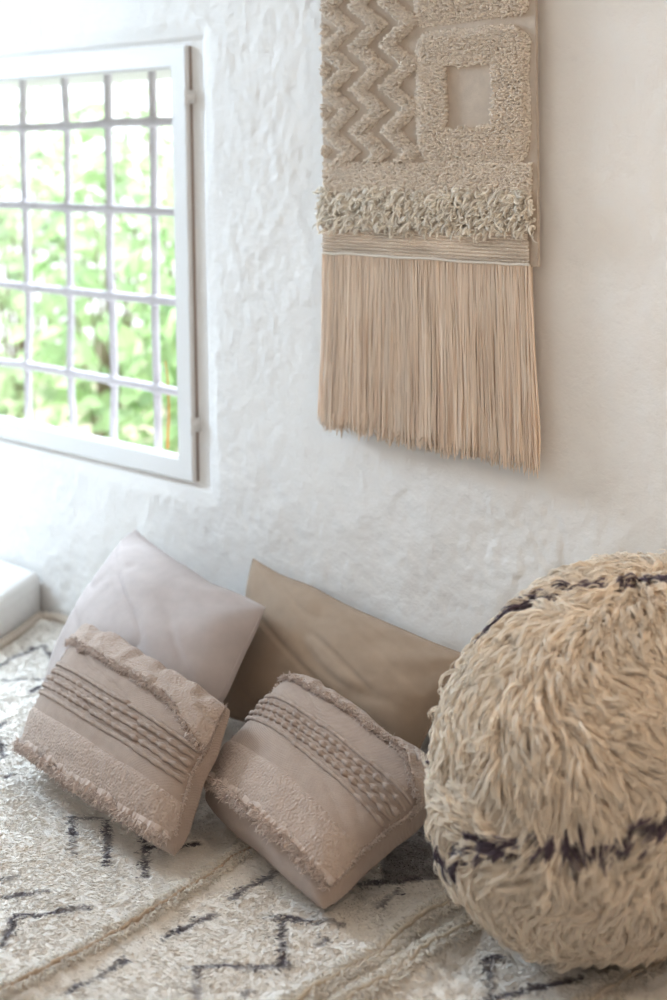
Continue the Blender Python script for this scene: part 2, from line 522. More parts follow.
def seam_x(s, y):
    a = np.array(s)
    return np.interp(y, a[:, 1], a[:, 0])
def seam_d(x, y):
    d = np.full(np.broadcast(x, y).shape, 9.0)
    for s in SEAMS:
        dd = np.abs(x - seam_x(s, y))
        d = np.minimum(d, np.where(y < s[-1][1], dd, np.hypot(dd, y - s[-1][1])))
    return d
def rug_h(x, y):
    h = .006 * (fbm(x * 4.5, y * 3.5, seed=31) + .6)
    d = seam_d(x, y)
    h = h + .013 * np.exp(-(d / .028) ** 2) * (1 + .35 * vnoise(x * 12, y * 12, seed=33))
    h = h + .0030 * vnoise(x * 30 + y * 14, y * 24, seed=35) + .0022 * vnoise(x * 75, y * 75, seed=36)
    return np.maximum(h, 0) + .004
def stroke_d(x, y):
    d = np.full(np.shape(x), 9.0)
    for s in STROKES:
        a, b = np.array(s[0]), np.array(s[1])
        ab = b - a
        t = np.clip(((x - a[0]) * ab[0] + (y - a[1]) * ab[1]) / (ab @ ab), 0, 1)
        d = np.minimum(d, np.hypot(x - a[0] - t * ab[0], y - a[1] - t * ab[1]))
    return d
def in_mark_shade(x, y):
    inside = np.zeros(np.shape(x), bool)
    n = len(MARK_SHADE_PATCH)
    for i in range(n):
        x0, y0 = MARK_SHADE_PATCH[i]
        x1, y1 = MARK_SHADE_PATCH[(i + 1) % n]
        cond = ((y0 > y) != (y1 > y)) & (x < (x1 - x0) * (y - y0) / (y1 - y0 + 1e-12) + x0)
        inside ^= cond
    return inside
CREAM = np.array((.90, .85, .79))
DARK = np.array((.15, .13, .145))
def rug_col(x, y, jit):
    d = stroke_d(x, y) + .0035 * jit + .003 * vnoise(x * 90, y * 90, seed=50)
    m = (np.clip((.0070 - d) / .003, 0, 1) * np.clip(.85 + .5 * vnoise(x * 45, y * 45, seed=51), .2, 1))[..., None]
    m = np.maximum(m, in_mark_shade(x, y)[..., None] * .75)
    base = CREAM * (1 + .05 * fbm(x * 9, y * 9, seed=52)[..., None]) * (1 + .04 * jit[..., None])
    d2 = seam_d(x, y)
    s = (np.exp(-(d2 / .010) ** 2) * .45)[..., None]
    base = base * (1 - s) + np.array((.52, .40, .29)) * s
    return base * (1 - m) + DARK * m

def in_view(x, y, m=.06):
    """keep the dense pile to the part of the rug in front of the pillows and round it"""
    return np.ones(np.shape(x), bool)

def rug():
    t = thing('rug', (-1.3, -.65, 0), 'cream wool rug with dark broken diamond lines, spread under the cushions and pouf', 'rug')
    x0, x1, y0, y1 = -2.80, .40, -1.30, -.022
    nx, ny = 560, 230
    X, Y = np.linspace(x0, x1, nx), np.linspace(y0, y1, ny)
    # cut the corner where the ledge stands
    xx, yy = np.meshgrid(X, Y)
    left = np.where(yy > -.27, np.interp(yy, [-.27, -.165, -.02], [-2.648, -2.69, -2.775]), -2.60)
    xx = left + (xx - x0) / (x1 - x0) * (x1 - left)
    zz = rug_h(xx, yy)
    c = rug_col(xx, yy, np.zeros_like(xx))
    top = np.stack([xx, yy, zz], -1)
    bot = top.copy()
    bot[..., 2] = -.004
    b = Bag()
    b.add(top, grid_quads(ny, nx), c)
    for sl in (np.s_[0, :], np.s_[-1, :], np.s_[:, 0], np.s_[:, -1]):
        a, d = top[sl], bot[sl]
        b.add(np.stack([a, d]), grid_quads(2, len(a)), np.tile(CREAM, (2 * len(a), 1)))
    b.build('rug_weave', M['rug_base'], t)
    # pile
    n = 150000
    x = RNG.uniform(-2.70, -.62, n)
    y = RNG.uniform(-1.02, -.03, n)
    edge = np.where(y > -.27, np.interp(y, [-.27, -.165, -.02], [-2.64, -2.68, -2.765]), -2.595)
    keep = x > edge
    keep &= ((x + 1.07) / .12) ** 2 + ((y + .30) / .13) ** 2 > 1          # nothing grows under the pouf
    # thin out what lies behind the cushions and off to the sides
    far = ((y > -.34) & (x > -2.1) & (x < -1.42)) | (y < -.62 + (x + 1.0) * -.9 * -1 - .75)
    keep &= RNG.uniform(size=n) < np.where(far, .3, 1.0)
    x, y = x[keep], y[keep]
    n = len(x)
    z = rug_h(x, y)
    L = RNG.uniform(.006, .011, n)
    ang = 1.6 * vnoise(x * 7, y * 7, seed=60) + RNG.normal(size=n) * .5 - 1.0
    lean = RNG.uniform(2.0, 5.0, n)
    dirv = np.stack([np.cos(ang) * lean, np.sin(ang) * lean, np.ones(n)], -1)
    dirv = nrm(dirv)
    s = np.array([0, .55, 1.0])
    P = np.stack([x, y, z - .001], -1)[:, None] + dirv[:, None] * (L[:, None] * s)[..., None]
    P[:, 2, 2] -= L * .08
    R = np.array([.0009, .0010, .0003])[None] * RNG.uniform(.7, 1.3, (n, 1))
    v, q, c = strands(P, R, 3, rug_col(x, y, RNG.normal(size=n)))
    tag(Bag().add(v, q, c).build('rug_pile', M['wool'], t), kind='stuff')
    # raised seams where the strips are joined
    for si, s in enumerate(SEAMS):
        yv = np.linspace(s[0][1] + .02, s[-1][1], 420)
        xv = seam_x(s, yv) + .003 * vnoise(yv * 25, si * 3.0, seed=70)
        zv = rug_h(xv, yv) + .0015
        r = .0026 + .0008 * np.sin(yv * 700) + .0016 * vnoise(yv * 18, si, seed=71)
        col = np.array((.58, .44, .32)) if si == 0 else np.array((.70, .60, .48))
        b = Bag()
        v, q, c = strands(np.stack([xv, yv, zv], -1)[None], r[None], 8, col)
        b.add(v, q, c)
        m = 2600                                    # woolly lips either side
        yy = RNG.uniform(s[0][1] + .02, s[-1][1], m)
        side = RNG.choice([-1, 1], m)
        xx = seam_x(s, yy) + side * RNG.uniform(.002, .016, m)
        zz = rug_h(xx, yy)
        L = RNG.uniform(.008, .015, m)
        d = nrm(np.stack([side * RNG.uniform(.2, 1.1, m), RNG.normal(size=m) * .5 - .3, RNG.uniform(.3, .8, m)], -1))
        sv = np.linspace(0, 1, 4)
        P = np.stack([xx, yy, zz], -1)[:, None] + d[:, None] * (L[:, None] * sv)[..., None]
        P[:, :, 2] -= (L[:, None] * sv ** 2) * .45
        v, q, c = strands(P, np.array([.0017, .0018, .0013, .0004])[None].repeat(m, 0), 3, (CREAM * np.array((.98, .95, .9)))[None] * RNG.uniform(.85, 1.05, (m, 1)))
        b.add(v, q, c)
        b.build('raised_seam', M['wool'], t)
    # thick overcast edging against the ledge and the wall
    e = np.array([(-2.60, -.36), (-2.615, -.30), (-2.64, -.235), (-2.685, -.14), (-2.742, -.045), (-2.70, -.026), (-2.55, -.024), (-2.3, -.024), (-2.0, -.024)])
    seg = np.concatenate([[0], np.cumsum(np.linalg.norm(np.diff(e, axis=0), axis=1))])
    sv = np.linspace(0, seg[-1], 300)
    ex, ey = np.interp(sv, seg, e[:, 0]), np.interp(sv, seg, e[:, 1])
    r = .010 + .0022 * np.sin(sv * 420)
    v, q, c = strands(np.stack([ex, ey, np.full(300, .012)], -1)[None], r[None], 10, np.array((.66, .58, .50)))
    Bag().add(v, q, c).build('braided_edge', M['yarn'], t)
rug()

# ------------------------------------------------------------------ cushions
class Cushion:
    def __init__(self, TL, TR, BR, BL, T, cx=.06, cy=.06, p=.42, seed=0, wr=.004, crease=.006, back=.7, sag=0.0, irr=.03, rc=0.0):
        self.irr, self.rc = irr, rc
        self.k = [np.array(a, float) for a in (TL, TR, BR, BL)]
        self.T, self.cx, self.cy, self.p, self.seed, self.wr, self.crease, self.back, self.sag = T, cx, cy, p, seed, wr, crease, back, sag
        TL, TR, BR, BL = self.k
        n = np.cross((TR + BR - TL - BL), (TL + TR - BL - BR))
        n /= np.linalg.norm(n)
        self.n = n if n[1] < 0 else -n
        self.c = (TL + TR + BR + BL) / 4
    def pos(self, u, v, side=1.0):
        u, v = np.broadcast_arrays(np.asarray(u, float), np.asarray(v, float))
        s0 = self.seed
        uu = u * (1 - self.cx * (1 - v * v)) + self.irr * (u * u) * vnoise(v * 2.6 + s0, np.sign(u) * 3.3, seed=140 + s0) * (1 - v ** 4)
        vv = v * (1 - self.cy * (1 - u * u)) + self.irr * (v * v) * vnoise(u * 2.6 + s0, np.sign(v) * 5.1, seed=141 + s0) * (1 - u ** 4)
        uu = uu * (1 - self.rc * np.abs(v) ** 6)
        vv = vv * (1 - self.rc * np.abs(u) ** 6)
        a, b = ((uu + 1) / 2)[..., None], ((vv + 1) / 2)[..., None]
        TL, TR, BR, BL = self.k
        P = (TL * (1 - a) + TR * a) * b + (BL * (1 - a) + BR * a) * (1 - b)
        e = np.clip((1 - u * u) * (1 - v * v), 0, 1)
        f = e ** self.p * (1 - self.sag * v)
        s = self.seed
        w = self.wr * fbm(u * 2.3 + s, v * 2.3, seed=80 + s) * np.sqrt(e)
        fold = vnoise(u * 2.2 + v * 3.4 + s, u * .9 - v * .8, seed=83 + s)
        w = w - self.wr * .8 * np.exp(-(fold / .16) ** 2) * np.sqrt(e)
        for i, (cu, cv) in enumerate(((-1, 1), (1, 1), (1, -1), (-1, -1))):
            du, dv = (u - cu) * 1.0, (v - cv) * .8
            r = np.hypot(du, dv)
            th = np.arctan2(dv, du)
            w = w + self.crease * np.exp(-(r / .55) ** 2) * np.sin(th * 7 + i * 1.7 + s) * np.minimum(r * 2.2, 1) * e ** .3
        T = np.where(np.asarray(side) > 0, self.T, self.T * self.back)
        return P + self.n * ((side * (T * f) + w)[..., None])
    def normal(self, u, v):
        h = 1e-3
        du = self.pos(np.clip(u + h, -1, 1), v) - self.pos(np.clip(u - h, -1, 1), v)
        dv = self.pos(u, np.clip(v + h, -1, 1)) - self.pos(u, np.clip(v - h, -1, 1))
        n = nrm(np.cross(du, dv))
        return np.where((n @ self.n)[..., None] < 0, -n, n)
    def body(self, name, mat, parent, nu=130, nv=100):
        u = np.sin(np.linspace(-np.pi / 2, np.pi / 2, nu))
        v = np.sin(np.linspace(-np.pi / 2, np.pi / 2, nv))
        uu, vv = np.meshgrid(u, v)
        F, Bk = self.pos(uu, vv, 1.0), self.pos(uu, vv, -1.0)
        b = Bag()
        q = grid_quads(nv, nu)
        b.add(F, q)
        b.add(Bk, q[:, ::-1])
        o = b.build(name, mat, parent, col=False)
        m = o.modifiers.new('weld', 'WELD')
        m.merge_threshold = 1e-5
        return o
    def strip(self, b, us, lo, hi, lift, rows=8, col=(1, 1, 1)):
        """a panel lying on the front face between v = lo(u) and v = hi(u), lifted off it"""
        t = np.linspace(0, 1, rows)[:, None]
        lo, hi = np.broadcast_to(lo, us.shape), np.broadcast_to(hi, us.shape)
        vv = lo[None] * (1 - t) + hi[None] * t
        uu = np.broadcast_to(us[None], vv.shape)
        P = self.pos(uu, vv) + self.normal(uu, vv) * lift(uu, vv, t)[..., None]
        b.add(P, grid_quads(rows, len(us)), col)
        return P
    def fray(self, b, n, u, v, dirn, L, r=.0009, col=(.62, .51, .45), lift=.004):
        P0 = self.pos(u, v)
        N0 = self.normal(u, v)
        P0 = P0 + N0 * lift
        d = nrm(dirn + N0 * RNG.uniform(.1, .9, (n, 1)) + RNG.normal(size=(n, 3)) * .45)
        s = np.linspace(0, 1, 5)
        L = L * RNG.uniform(.5, 1.4, n)
        P = P0[:, None] + d[:, None] * (L[:, None] * s)[..., None]
        curl = nrm(RNG.normal(size=(n, 3)))
        P = P + curl[:, None] * (np.sin(s * 4.0)[None] * L[:, None] * .22)[..., None]
        v_, q, c = strands(P, np.array([1, 1, .9, .7, .3])[None] * r * RNG.uniform(.8, 1.4, (n, 1)), 3,
                           np.array(col)[None] * RNG.uniform(.88, 1.1, (n, 1)))
        b.add(v_, q, c)

def piping_seam(cu, parent, mat):
    """stitched edge seam round a plain cushion"""
    s = np.linspace(-1, 1, 60)
    loop = np.concatenate([np.stack([s, np.full(60, .999)], -1), np.stack([np.full(60, .999), -s], -1),
                           np.stack([-s, np.full(60, -.999)], -1), np.stack([np.full(60, -.999), s], -1)])
    P = cu.pos(loop[:, 0], loop[:, 1])
    v, q, c = strands(P[None], np.full((1, len(P)), .0016), 6)
    Bag().add(v, q).build('edge_seam', mat, parent, col=False)

def plain_cushion(cu, label, mat):
    t = thing('linen_cushion', (float(cu.c[0]), float(cu.c[1]), float(min(k[2] for k in cu.k))), label, 'cushion', 'plain linen cushions leaning on the wall')
    cu.body('cover', mat, t)
    piping_seam(cu, t, mat)
    return t

LC = Cushion((-2.378, -.045, .283), (-1.850, -.165, .258), (-1.78, -.42, .045), (-2.315, -.335, .05), .115, .02, .085, .47, seed=1, wr=.006, crease=.007, back=.35)
RC = Cushion((-2.005, -.045, .292), (-1.455, -.050, .228), (-1.505, -.170, .03), (-1.98, -.18, .03), .062, .035, .055, .45, seed=4, wr=.006, crease=.006, back=.3)
plain_cushion(LC, 'pale grey linen cushion with pointed corners leaning on the wall under the window', M['linen_pale'])
plain_cushion(RC, 'taupe brown linen cushion leaning on the wall beneath the wall hanging', M['linen_taupe'])

def lumbar(cu, label, flap, ribs, fold, ruf, scallop):
    base = cu.c
    t = thing('lumbar_cushion', (float(base[0]), float(base[1]), .02), label, 'cushion', 'textured cotton lumbar cushions')
    cu.body('cover', M['cotton'], t)
    us = np.linspace(-.975, .975, 170)
    up = nrm(cu.k[0] - cu.k[3])
    sd = cu.seed
    # folded top flap with a frayed lower edge
    lo = flap(us) + .02 * vnoise(us * 9, sd, seed=90) + .012 * vnoise(us * 30, sd, seed=91)
    b = Bag()
    cu.strip(b, us, lo, np.full_like(us, .985),
             lambda u, v, tt: (.0095 + .0045 * vnoise(u * 10, v * 10, seed=92 + sd)) * np.minimum(1, (1 - tt) * 6 + .2) + 0 * u
             - .007 * (tt < .01), 14, (1, 1, 1))
    fl = b.build('folded_flap', M['cotton_nub'], t, col=False)
    b = Bag()
    n = 1100
    u = RNG.uniform(-.97, .97, n)
    v = np.interp(u, us, lo) + RNG.uniform(-.02, .03, n)
    cu.fray(b, n, u, v, -up[None] * .8, .009, lift=.005)
    n = 500                                       # right-hand end of the flap
    v = RNG.uniform(.35, .97, n)
    cu.fray(b, n, np.full(n, .97), v, nrm(cu.k[1] - cu.k[0])[None] * .8, .008, lift=.001)
    b.build('frayed_edge', M['fray'], fl)
    # raised corded ribs
    for i, rv in enumerate(ribs):
        K = 260
        uu = np.linspace(-.955, .955, K)
        vv = rv + .012 * vnoise(uu * 2.5, .5, seed=95 + sd)
        P = cu.pos(uu, vv) + cu.normal(uu, vv) * .0018
        amp = scallop if 0 < i < len(ribs) - 1 else .10
        ph = (i % 2) * math.pi
        r = .0040 * (1 + amp * np.sin(uu * 62 + ph) + .15 * vnoise(uu * 40, i, seed=96))
        env = np.clip((1 - np.abs(uu)) / .05, .5, 1)
        v_, q, c = strands(P[None], (r * env)[None], 8)
        Bag().add(v_, q).build('corded_rib', M['cotton'], t, col=False)
    # doubled lower panel whose upper edge is a stitched fold
    fo = fold + .015 * vnoise(us * 3, sd, seed=97)
    ru = ruf + .02 * vnoise(us * 7, sd, seed=98)
    b = Bag()
    cu.strip(b, us, ru - .03, fo, lambda u, v, tt: .0042 * np.minimum(1, (1 - tt) * 8) + .0015 * vnoise(u * 12, v * 12, seed=99) * (1 - tt), 12)
    b.build('stitched_panel', M['cotton_nub'], t, col=False)
    # gathered ruffle under it
    b = Bag()
    us2 = np.linspace(-.97, .97, 420)
    ru2 = np.interp(us2, us, ru)
    P = cu.strip(b, us2, ru2 - .09 - .03 * vnoise(us2 * 22, sd, seed=101), ru2 + .015,
                 lambda u, v, tt: .003 + (1 - tt) * (.008 + .008 * vnoise(u * 26, sd, seed=100) + .004 * vnoise(u * 70, sd, seed=102)), 8, (.53, .43, .375))
    n = 1500
    u = RNG.uniform(-.96, .96, n)
    v = np.interp(u, us2, ru2) - .085 + RNG.uniform(-.02, .05, n)
    cu.fray(b, n, u, v, -up[None] * .7, .010, lift=.009)
    b.build('ruffle', M['fray'], t)
    # side threads
    b = Bag()
    n = 420
    v = RNG.uniform(-.8, .6, n)
    cu.fray(b, n, np.full(n, .975), v, nrm(cu.k[1] - cu.k[0])[None] * .6, .006, lift=.0)
    b.build('loose_threads', M['fray'], t)
    b = Bag()
    n = 160
    v = RNG.uniform(-.8, .8, n)
    cu.fray(b, n, np.full(n, -.975), v, -nrm(cu.k[1] - cu.k[0])[None] * .6, .005, lift=.0)
    b.build('loose_threads', M['fray'], t)
    return t

LL = Cushion((-2.122, -.362, .219), (-1.668, -.412, .192), (-1.602, -.598, .032), (-2.092, -.545, .030), .082, .012, .02, .34, seed=2, wr=.004, crease=.004, back=.12, sag=.12, rc=.05)
RL = Cushion((-1.728, -.220, .178), (-1.308, -.283, .126), (-1.338, -.556, .032), (-1.702, -.462, .046), .080, .012, .03, .34, seed=7, wr=.004, crease=.004, back=.35, sag=.12, rc=.05)
lumbar(LL, 'small lumbar cushion with wide frayed top flap in front of the pale grey cushion',
       lambda u: .62 - np.clip(u - .55, 0, 1) * .75, [.26, .15, .04, -.07, -.18], -.40, -.80, .26)
lumbar(RL, 'small tilted lumbar cushion with scalloped ribs in front of the taupe cushion, beside the pouf',
       lambda u: .84 - np.clip(u - .6, 0, 1) * .9, [.44, .335, .23, .125, .02], -.34, -.77, .38)

# ------------------------------------------------------------------ shaggy pouf
PC = np.array((-1.020, -.292, .274))
PA = np.array((.225, .268, .256))
PE = 2.15
KX = .19                                          # it slumps to the right as it rises
def pouf_pt(Lc):
    P = PA * np.asarray(Lc, float)
    P[..., 0] += KX * P[..., 2]
    return PC + P
STR = [
  [(-.90, -.42, .36), (-.784, -.461, .576), (-.727, -.354, .666), (-.339, -.411, .877), (-.047, -.272, .97), (.191, .015, .987), (.5, .2, .86)],
  [(-.76, -.62, -.42), (-.371, -.89, -.33), (-.003, -.985, -.14), (.239, -.976, -.02), (.439, -.916, .03), (.613, -.818, .05), (.753, -.693, .12), (.78, -.624, .25), (.80, -.5, .45)],
  [(-.851, -.642, .372), (-.794, -.673, .176), (-.70, -.75, .0)],
]
def pouf():
    t = thing('pouf', (PC[0], PC[1], 0), 'large round shaggy cream wool pouf with dark purple-brown stripes, against the wall at right', 'pouf')
    def surf(th, ph):
        p = 2 / PE
        s = lambda a: np.sign(a) * np.abs(a) ** p
        return np.stack([s(np.cos(ph)) * s(np.cos(th)), s(np.cos(ph)) * s(np.sin(th)), s(np.sin(ph))], -1)
    th = np.linspace(-np.pi, np.pi, 72, endpoint=False)
    ph = np.linspace(-np.pi / 2 + .01, np.pi / 2 - .01, 40)
    tt, pp = np.meshgrid(th, ph)
    V = pouf_pt(surf(tt, pp))
    V[..., 2] = np.maximum(V[..., 2], rug_h(V[..., 0], V[..., 1]) + .004)
    b = Bag().add(V, grid_quads(40, 72, True))
    b.build('cover', M['pouf_cover'], t, col=False)
    # scatter roots evenly on the superellipsoid by projecting sphere directions
    n = 17000
    d = nrm(RNG.normal(size=(n, 3)))
    k = (np.abs(d) ** PE).sum(1) ** (-1 / PE)
    Lc = d * k[:, None]                           # local unit superellipsoid
    keep = (Lc[:, 1] < .8) & (Lc[:, 2] > -.95)
    keep &= (RNG.uniform(size=n) < np.where((Lc[:, 1] > .3) & (Lc[:, 2] < .7), .4, 1))
    Lc = Lc[keep]
    n = len(Lc)
    P0 = pouf_pt(Lc)
    nor = nrm(np.sign(Lc) * np.abs(Lc) ** (PE - 1) / PA)
    down = np.array((0, 0, -1.0))
    flow = down - (nor @ down)[:, None] * nor
    # on the crown the wool falls outwards
    flow = nrm(flow + .35 * nrm(nor * np.array((1, 1, 0)) + 1e-6) * np.clip(nor[:, 2:3], 0, 1) + 1e-6)
    side = np.cross(nor, flow)
    f = 8.0
    a = 1.5 * vnoise(P0[:, 0] * f, P0[:, 1] * f, P0[:, 2] * f, seed=110) + 1.3 * vnoise(P0[:, 0] * 22, P0[:, 1] * 22, P0[:, 2] * 22, seed=111) + RNG.normal(size=n) * .35
    fl = flow * np.cos(a)[:, None] + side * np.sin(a)[:, None]
    sd2 = np.cross(nor, fl)
    L = RNG.uniform(.024, .042, n)
    K = 6
    s = np.linspace(0, 1, K)
    lift = RNG.uniform(.005, .016, n) * (1 + .4 * vnoise(P0[:, 0] * 20, P0[:, 1] * 20, P0[:, 2] * 20, seed=112))
    lift = lift * np.where(RNG.uniform(size=n) < .06, 1.5, 1)
    wav = RNG.uniform(-1, 1, n)
    ph0 = RNG.uniform(0, 6.28, n)
    P = (P0[:, None] - nor[:, None] * .003
         + nor[:, None] * (lift[:, None] * np.sin(np.minimum(s * 2.1, 2.1))[None])[..., None]
         + fl[:, None] * (L[:, None] * (s ** 1.2)[None])[..., None]
         + sd2[:, None] * ((.004 * wav)[:, None] * np.sin(s[None] * 5.5 + ph0[:, None]) * s[None])[..., None]
         + down * (L[:, None] * .15 * (s ** 2)[None])[..., None])
    # every lock is a handful of hairs that gather towards its tip
    HN = 6
    spread = RNG.normal(size=(n, HN, 1, 3)) * .0031
    close = (1 - .72 * s ** 1.3)[None, None, :, None]
    tipj = RNG.normal(size=(n, HN, 1, 3)) * .0022 * (s ** 2)[None, None, :, None]
    P = (P[:, None] + spread * close + tipj).reshape(n * HN, K, 3)
    lock = np.repeat(np.arange(n), HN)
    P0, nor = P0[lock], nor[lock]
    n = n * HN
    P[..., 1] = np.minimum(P[..., 1], -.012)
    P[..., 2] = np.maximum(P[..., 2], rug_h(P[..., 0], P[..., 1]) + .008)
    R = np.array([.0011, .0013, .0013, .0012, .0009, .0003])[None] * RNG.uniform(.7, 1.2, (n, 1))
    # distance to the dark stripes
    dist = np.full((n,), 9.0)
    which = np.zeros(n, int)
    for si, st in enumerate(STR):
        A = pouf_pt(np.array(st))
        for p, q in zip(A[:-1], A[1:]):
            pq = q - p
            tq = np.clip(((P0 - p) @ pq) / (pq @ pq), 0, 1)
            dd = np.linalg.norm(P0 - p - tq[:, None] * pq, axis=1)
            which = np.where(dd < dist, si, which)
            dist = np.minimum(dist, dd)
    wid = np.array([.0075, .0080, .006])[which]
    dark = dist < wid * (1 + .45 * RNG.normal(size=n // HN)[lock])
    dark &= RNG.uniform(size=n // HN)[lock] < np.array([.8, .8, .3])[which]
    base = np.array((.98, .885, .765))[None] * RNG.uniform(.9, 1.08, (n // HN, 1))[lock] * RNG.uniform(.95, 1.05, (n, 1))
    base = base * (1 + .06 * vnoise(P0[:, 0] * 12, P0[:, 1] * 12, P0[:, 2] * 12, seed=113)[:, None])
    v, q, c = strands(P[~dark], R[~dark], 3, base[~dark])
    tag(Bag().add(v, q, c).build('wool_pile', M['wool'], t), kind='stuff')
    dk = np.array((.12, .085, .115))
    for si in range(3):
        m = dark & (which == si)
        cc = dk[None] * RNG.uniform(.7, 1.5, (m.sum(), 1))
        v, q, c = strands(P[m] + nor[m][:, None] * .002, R[m], 3, cc)
        tag(Bag().add(v, q, c).build('dark_stripe', M['wool'], t), 'dark purple-brown wool stripe')
pouf()

# ------------------------------------------------------------------ wall hanging
HX0, HX1 = -1.806, -1.320                         # woven panel
HY = -.034                                        # face of the panel
HTOP, HBOT = 1.66, .912
YARN = np.array((.94, .86, .77))

def tufts(b, x, z, y0, L, r, col, lean=.35, sides=4):
    n = len(x)
    d = nrm(np.stack([RNG.normal(size=n) * lean, -np.ones(n), RNG.normal(size=n) * lean - .05], -1))
    Ls = L * RNG.uniform(.75, 1.2, n)
    s = np.array([0, .5, .85, 1.0])
    P = np.stack([x, np.broadcast_to(y0, (n,)), z], -1)[:, None] + d[:, None] * (Ls[:, None] * s)[..., None]
    R = np.array([.95, 1.0, .8, .15])[None] * r * RNG.uniform(.8, 1.2, (n, 1))
    v, q, c = strands(P, R, sides, np.asarray(col)[None] * RNG.uniform(.86, 1.1, (n, 1)))
    b.add(v, q, c)

def fill(x0, x1, z0, z1, sp, test):
    xs, zs = np.meshgrid(np.arange(x0, x1, sp), np.arange(z0, z1, sp))
    x = xs.ravel() + RNG.uniform(-.5, .5, xs.size) * sp
    z = zs.ravel() + RNG.uniform(-.5, .5, xs.size) * sp
    k = test(x, z)
    return x[k], z[k]

def rbox(x, z, x0, x1, z0, z1, r):
    """signed distance to a rounded rectangle"""
    cx, cz = (x0 + x1) / 2, (z0 + z1) / 2
    dx, dz = np.abs(x - cx) - (x1 - x0) / 2 + r, np.abs(z - cz) - (z1 - z0) / 2 + r
    return np.hypot(np.maximum(dx, 0), np.maximum(dz, 0)) + np.minimum(np.maximum(dx, dz), 0) - r

